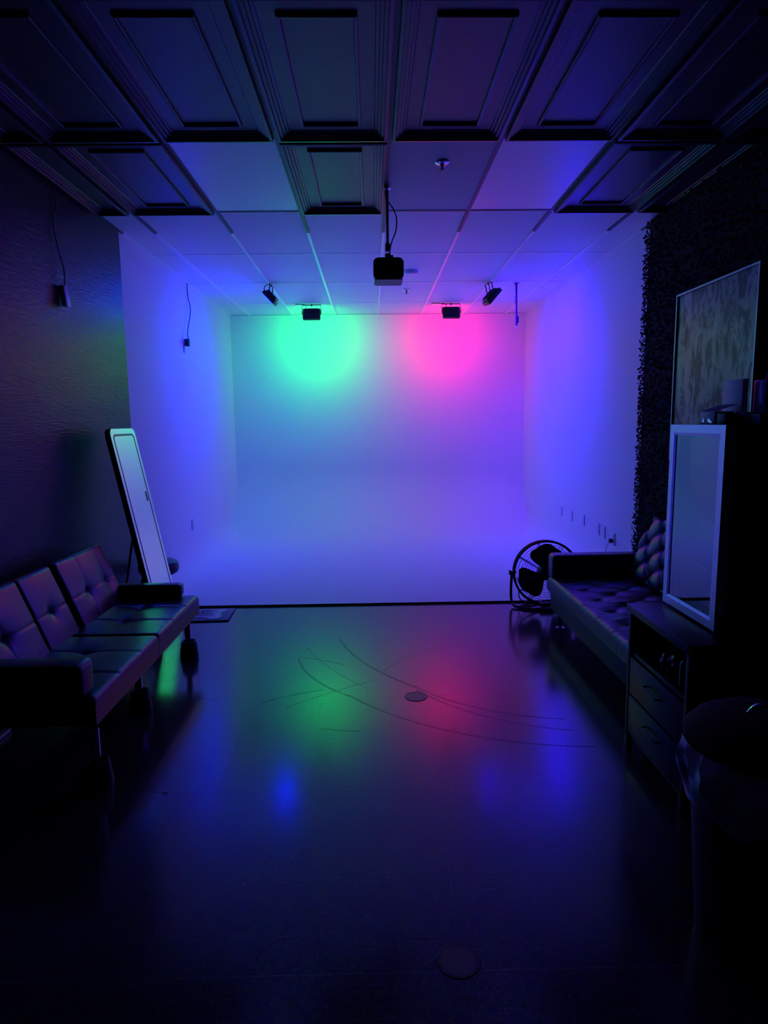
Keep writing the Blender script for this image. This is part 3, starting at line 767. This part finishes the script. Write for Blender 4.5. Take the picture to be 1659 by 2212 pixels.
for lx, ly in ((cx0+.015, cy0+.015), (cx0+.015, cy1-.015), (cx1-.03, cy0+.015), (cx1-.03, cy1-.015)):
    b = MB(); b.box((lx-.014, ly-.014, 0), (lx+.014, ly+.014, .072), .002); b.build('leg', M_darkwood, cab)
# things on the open shelf
b = MB()
rnd = random.Random(5)
t_ = bmesh.new(); bmesh.ops.create_icosphere(t_, subdivisions=3, radius=.055)
for v in t_.verts: v.co *= 1+rnd.uniform(-.14, .14)
b.add(t_, Matrix.Translation((1.275, 2.60, .545)) @ Matrix.Diagonal((1, 1, .95, 1))); single(b, 'plastic_bag', M_blackgloss, (1.275, 2.60, .492), 'crumpled shiny black bag on the open cabinet shelf', 'bag', flat=True)
b = MB(); b.lathe([(.022, 0), (.024, .004), (.024, .10), (.018, .115), (.010, .12), (.010, .135), (.001, .136)], (1.25, 2.455, .491), 20); single(b, 'bottle', M_blackgloss, (1.25, 2.455, .491), 'slim dark bottle on the open cabinet shelf beside the black bag', 'bottle')

# beverage cooler
fx0, fy0, fy1, fz0, fz1 = 1.36, 2.468, 2.925, .714, 1.545
cool = thing('beverage_cooler', (1.6, 2.70, fz0), 'tall black countertop beverage cooler with silver-framed glass door', 'refrigerator')
b = MB(); T = .03; bx0, bx1 = fx0+.045, fx0+.46
for lo_, hi_ in (((bx0, fy0, fz0+.012), (bx1, fy0+T, fz1)), ((bx0, fy1-T, fz0+.012), (bx1, fy1, fz1)), ((bx0, fy0, fz1-.045), (bx1, fy1, fz1)), ((bx0, fy0, fz0+.012), (bx1, fy1, fz0+.06)), ((bx1-T, fy0, fz0+.012), (bx1, fy1, fz1))):
    b.box(lo_, hi_)
b.build('body', M_black, cool, flat=True)
door = MB(); fw = .046; Md = frame_matrix((fx0+.04, (fy0+fy1)/2, (fz0+.010+fz1)/2), (0, -1, 0), (0, 0, 1), (-1, 0, 0))
W2, H2 = (fy1-fy0)/2, (fz1-fz0-.010)/2
O_ = [(-W2, -H2), (W2, -H2), (W2, H2), (-W2, H2)]; I_ = [(-W2+fw, -H2+fw), (W2-fw, -H2+fw), (W2-fw, H2-fw), (-W2+fw, H2-fw)]; I2 = [(-W2+fw-.012, -H2+fw-.012), (W2-fw+.012, -H2+fw-.012), (W2-fw+.012, H2-fw+.012), (-W2+fw-.012, H2-fw+.012)]
t_ = bmesh.new(); V = [[t_.verts.new((x, y, z)) for x, y in o_] for o_, z in ((O_, 0), (O_, .04), (I2, .04), (I_, .036), (I_, 0))]
for q in range(5):
    a, c = V[q], V[(q+1) % 5]
    for k in range(4): t_.faces.new((a[k], a[(k+1) % 4], c[(k+1) % 4], c[k]))
door.add(t_, Md); dr = door.build('door', M_alu, cool, flat=True)
b = MB(); b.quad(*[Md @ Vector((x, y, .033)) for x, y in I_]); b.build('glass_pane', M_glass, dr, flat=True)
b = MB(); b.ring(I_, [(x*.955, y*.975) for x, y in I_], .004, .018, Md); b.build('gasket', M_black, dr, flat=True)
b = MB(); b.box((fx0+.004, fy0+.005, fz0), (fx0+.03, fy0+.022, fz0+.012), .002); b.build('hinge', M_chrome, cool)
for (fx_, fy_) in ((bx0+.03, fy0+.04), (bx0+.03, fy1-.04), (bx1-.04, fy0+.04), (bx1-.04, fy1-.04)):
    b = MB(); b.lathe([(.016, 0), (.016, .013)], (fx_, fy_, fz0-.001), 16); b.build('foot', M_black, cool)
M_wire = mat('shelf_wire', (.6, .6, .62), .25, .8)
for z in (.93, 1.13, 1.33):
    b = MB()
    for k in range(14): b.tube([(bx0+.03, fy0+.04+k*.029, z), (bx1-.05, fy0+.04+k*.029, z)], .0018, 6)
    b.tube([(bx0+.03, fy0+.033, z), (bx0+.03, fy1-.033, z)], .003, 6); b.tube([(bx1-.05, fy0+.033, z), (bx1-.05, fy1-.033, z)], .003, 6); b.build('wire_shelf', M_wire, cool)
b = MB()
zt2 = fz1
# clutter on top of the cooler
def carton(x0, x1, y0, y1, h, m_, nm, label, cat, rz=0, lid=None, z0=zt2):
    c = Vector(((x0+x1)/2, (y0+y1)/2, z0))
    M = Matrix.Translation(c) @ Matrix.Rotation(rz, 4, 'Z') @ Matrix.Translation(-c)
    b = MB(); b.box((x0, y0, z0+.0005), (x1, y1, z0+h), .002, M)
    if lid is None: return single(b, nm, m_, tuple(c), label, cat)
    o = thing(nm, c, label, cat); b.build('box_body', m_, o); lid(o); return o
def flap(o):
    b = MB(); b.prism([(0, 0), (.125, 0), (.125, .002), (0, .002)], .085, frame_matrix((1.421, 2.789, zt2+.054), (0, -1, 0), (-.3, .1, .95), (.93, -.25, .33))); b.build('lid_flap', mat('violet_card', (.20, .18, .34), .5), o, flat=True)
def markings(o):
    flap(o)
    b = MB(); My = frame_matrix((1.4198, 2.727, zt2), (0, -1, 0), (0, 0, 1), (-1, 0, 0))
    b.prism([(-.042, .010), (-.022, .010), (-.026, .030), (-.034, .024)], .0006, My); b.build('print', M_chrome, o, flat=True)
    b = MB(); b.prism([(.004, .012), (.036, .006), (.040, .012), (.014, .026), (.006, .024)], .0006, My); b.build('print', M_chrome, o, flat=True)
carton(1.42, 1.50, 2.667, 2.787, .054, M_cardb, 'small_carton', 'small open pale carton with lid flap on the cooler', 'box', lid=markings)
carton(1.525, 1.55, 2.66, 2.81, .185, M_cardw, 'white_carton', 'upright white carton on the cooler, left of the clear pouch', 'box')
carton(1.425, 1.475, 2.60, 2.655, .045, M_black, 'black_gadget', 'small black gadget between two cartons on the cooler', 'gadget', .1)
carton(1.49, 1.55, 2.575, 2.64, .05, M_cardb, 'blue_grey_box', 'blue-grey box on the cooler behind the black crate', 'box')
o = thing('clear_pouch', (1.575, 2.60, zt2), 'upright clear pouch with pale edge on the cooler', 'pouch')
b = MB(); b.box((1.565, 2.58, zt2+.0005), (1.585, 2.65, zt2+.178), .004); b.build('pouch_body', mat('pale_blue_pouch', (.34, .46, .56), .25), o)
b = MB(); b.tube([(1.570, 2.577, zt2+.002), (1.572, 2.577, zt2+.178), (1.586, 2.577, zt2+.205), (1.584, 2.577, zt2+.232)], .004, 8, smooth=4); b.build('edge_seal', M_white_plastic, o)
carton(1.495, 1.80, 2.475, 2.56, .042, M_black, 'black_crate', 'low black crate at the near edge of the cooler top', 'crate')

# ------------------------------------------------------------------ trash can
def liner_mat():
    m, t, o = nt('milky_liner'); N = t.nodes; L = t.links
    tc = N.new('ShaderNodeTexCoord'); n = N.new('ShaderNodeTexNoise'); n.inputs['Scale'].default_value = 25
    L.new(tc.outputs['Object'], n.inputs[0])
    p = N.new('ShaderNodeBsdfPrincipled'); p.inputs['Base Color'].default_value = (.88, .89, .9, 1); p.inputs['Roughness'].default_value = .3; p.inputs['Specular IOR Level'].default_value = .9
    tl = N.new('ShaderNodeBsdfTranslucent'); tl.inputs[0].default_value = (.8, .82, .84, 1)
    mr = N.new('ShaderNodeMapRange'); mr.inputs[3].default_value = .0; mr.inputs[4].default_value = .25; L.new(n.outputs[0], mr.inputs[0])
    mx = N.new('ShaderNodeMixShader'); L.new(mr.outputs[0], mx.inputs[0]); L.new(p.outputs[0], mx.inputs[1]); L.new(tl.outputs[0], mx.inputs[2]); L.new(mx.outputs[0], o.inputs[0])
    return m
tx, ty, tz = 1.135, 1.76, .630
can = thing('trash_can', (tx, ty, 0), 'round trash can with black domed lid and clear liner, right foreground', 'trash can')
b = MB(); b.lathe([(.145, 0), (.150, .006), (.195, tz-.03), (.198, tz), (.190, tz), (.187, tz-.03), (.142, .012), (.001, .012)], (tx, ty, 0), 44); b.build('bin', mat('dark_blue_grey_bin', (.03, .035, .06), .4), can)
b = MB(); n = 72; rings = []
rnd = random.Random(2)
for k in range(13):
    q = k/12; row = []
    for j in range(n):
        a = 2*PI*j/n
        fold = .010*math.sin(9*a+3*q)+.006*math.sin(21*a-5*q)+.004*math.sin(37*a+9*q)
        r = .204+.016*math.sin(PI*min(1, q*1.1))+fold*math.sin(PI*min(1, .15+q*.8))
        hem = .155+.045*math.sin(2*a+.6)+.02*math.sin(5*a)
        row.append(b.bm.verts.new((tx+r*math.cos(a), ty+r*math.sin(a), tz-.004-hem*q)))
    rings.append(row)
for a_, c_ in zip(rings, rings[1:]):
    for k in range(n): b.bm.faces.new((a_[k], a_[(k+1) % n], c_[(k+1) % n], c_[k]))
b.build('liner_bag', liner_mat(), can)
b = MB(); b.lathe([(.214, tz-.008), (.216, tz+.012), (.208, tz+.022), (.19, tz+.045), (.14, tz+.075), (.08, tz+.09), (.001, tz+.095)], (tx, ty, 0), 44); ld = b.build('lid', mat('matt_black_lid', (.006, .006, .006), .8, spec=.15), can)
b = MB(); b.tube([(tx-.05, ty, tz+.085), (tx-.03, ty-.01, tz+.115), (tx+.03, ty-.01, tz+.115), (tx+.05, ty, tz+.085)], .006, 8, smooth=4); b.build('lid_handle', M_chrome, ld)

# ------------------------------------------------------------------ world, camera, view
wd = bpy.data.worlds.new('World'); S.world = wd; wd.use_nodes = True
wd.node_tree.nodes['Background'].inputs[0].default_value = (.0, .0, .0, 1); wd.node_tree.nodes['Background'].inputs[1].default_value = 0
cam = bpy.data.cameras.new('camera'); co = bpy.data.objects.new('camera', cam); COL.objects.link(co); S.camera = co
F = 1391.87; p_, yw, rl = .1381, .0178, -.0118
cy_, sy_, cp, sp = math.cos(yw), math.sin(yw), math.cos(p_), math.sin(p_)
f = Vector((sy_*cp, cy_*cp, -sp)); rt = Vector((cy_, -sy_, 0)); up = rt.cross(f)
a = rt*math.cos(rl)+up*math.sin(rl); u = -rt*math.sin(rl)+up*math.cos(rl)
co.matrix_world = frame_matrix((0, 0, 1.57), a, u, -f)
cam.sensor_fit = 'VERTICAL'; cam.sensor_height = 36; cam.lens = 36*F/2212; cam.clip_start = .02
S.view_settings.view_transform = 'Standard'; S.view_settings.look = 'None'; S.view_settings.exposure = 0; S.view_settings.gamma = 1
S.cycles.use_denoising = True; S.cycles.max_bounces = 14; S.cycles.diffuse_bounces = 10; S.cycles.glossy_bounces = 6; S.cycles.transparent_max_bounces = 12
S.cycles.caustics_reflective = False; S.cycles.caustics_refractive = False
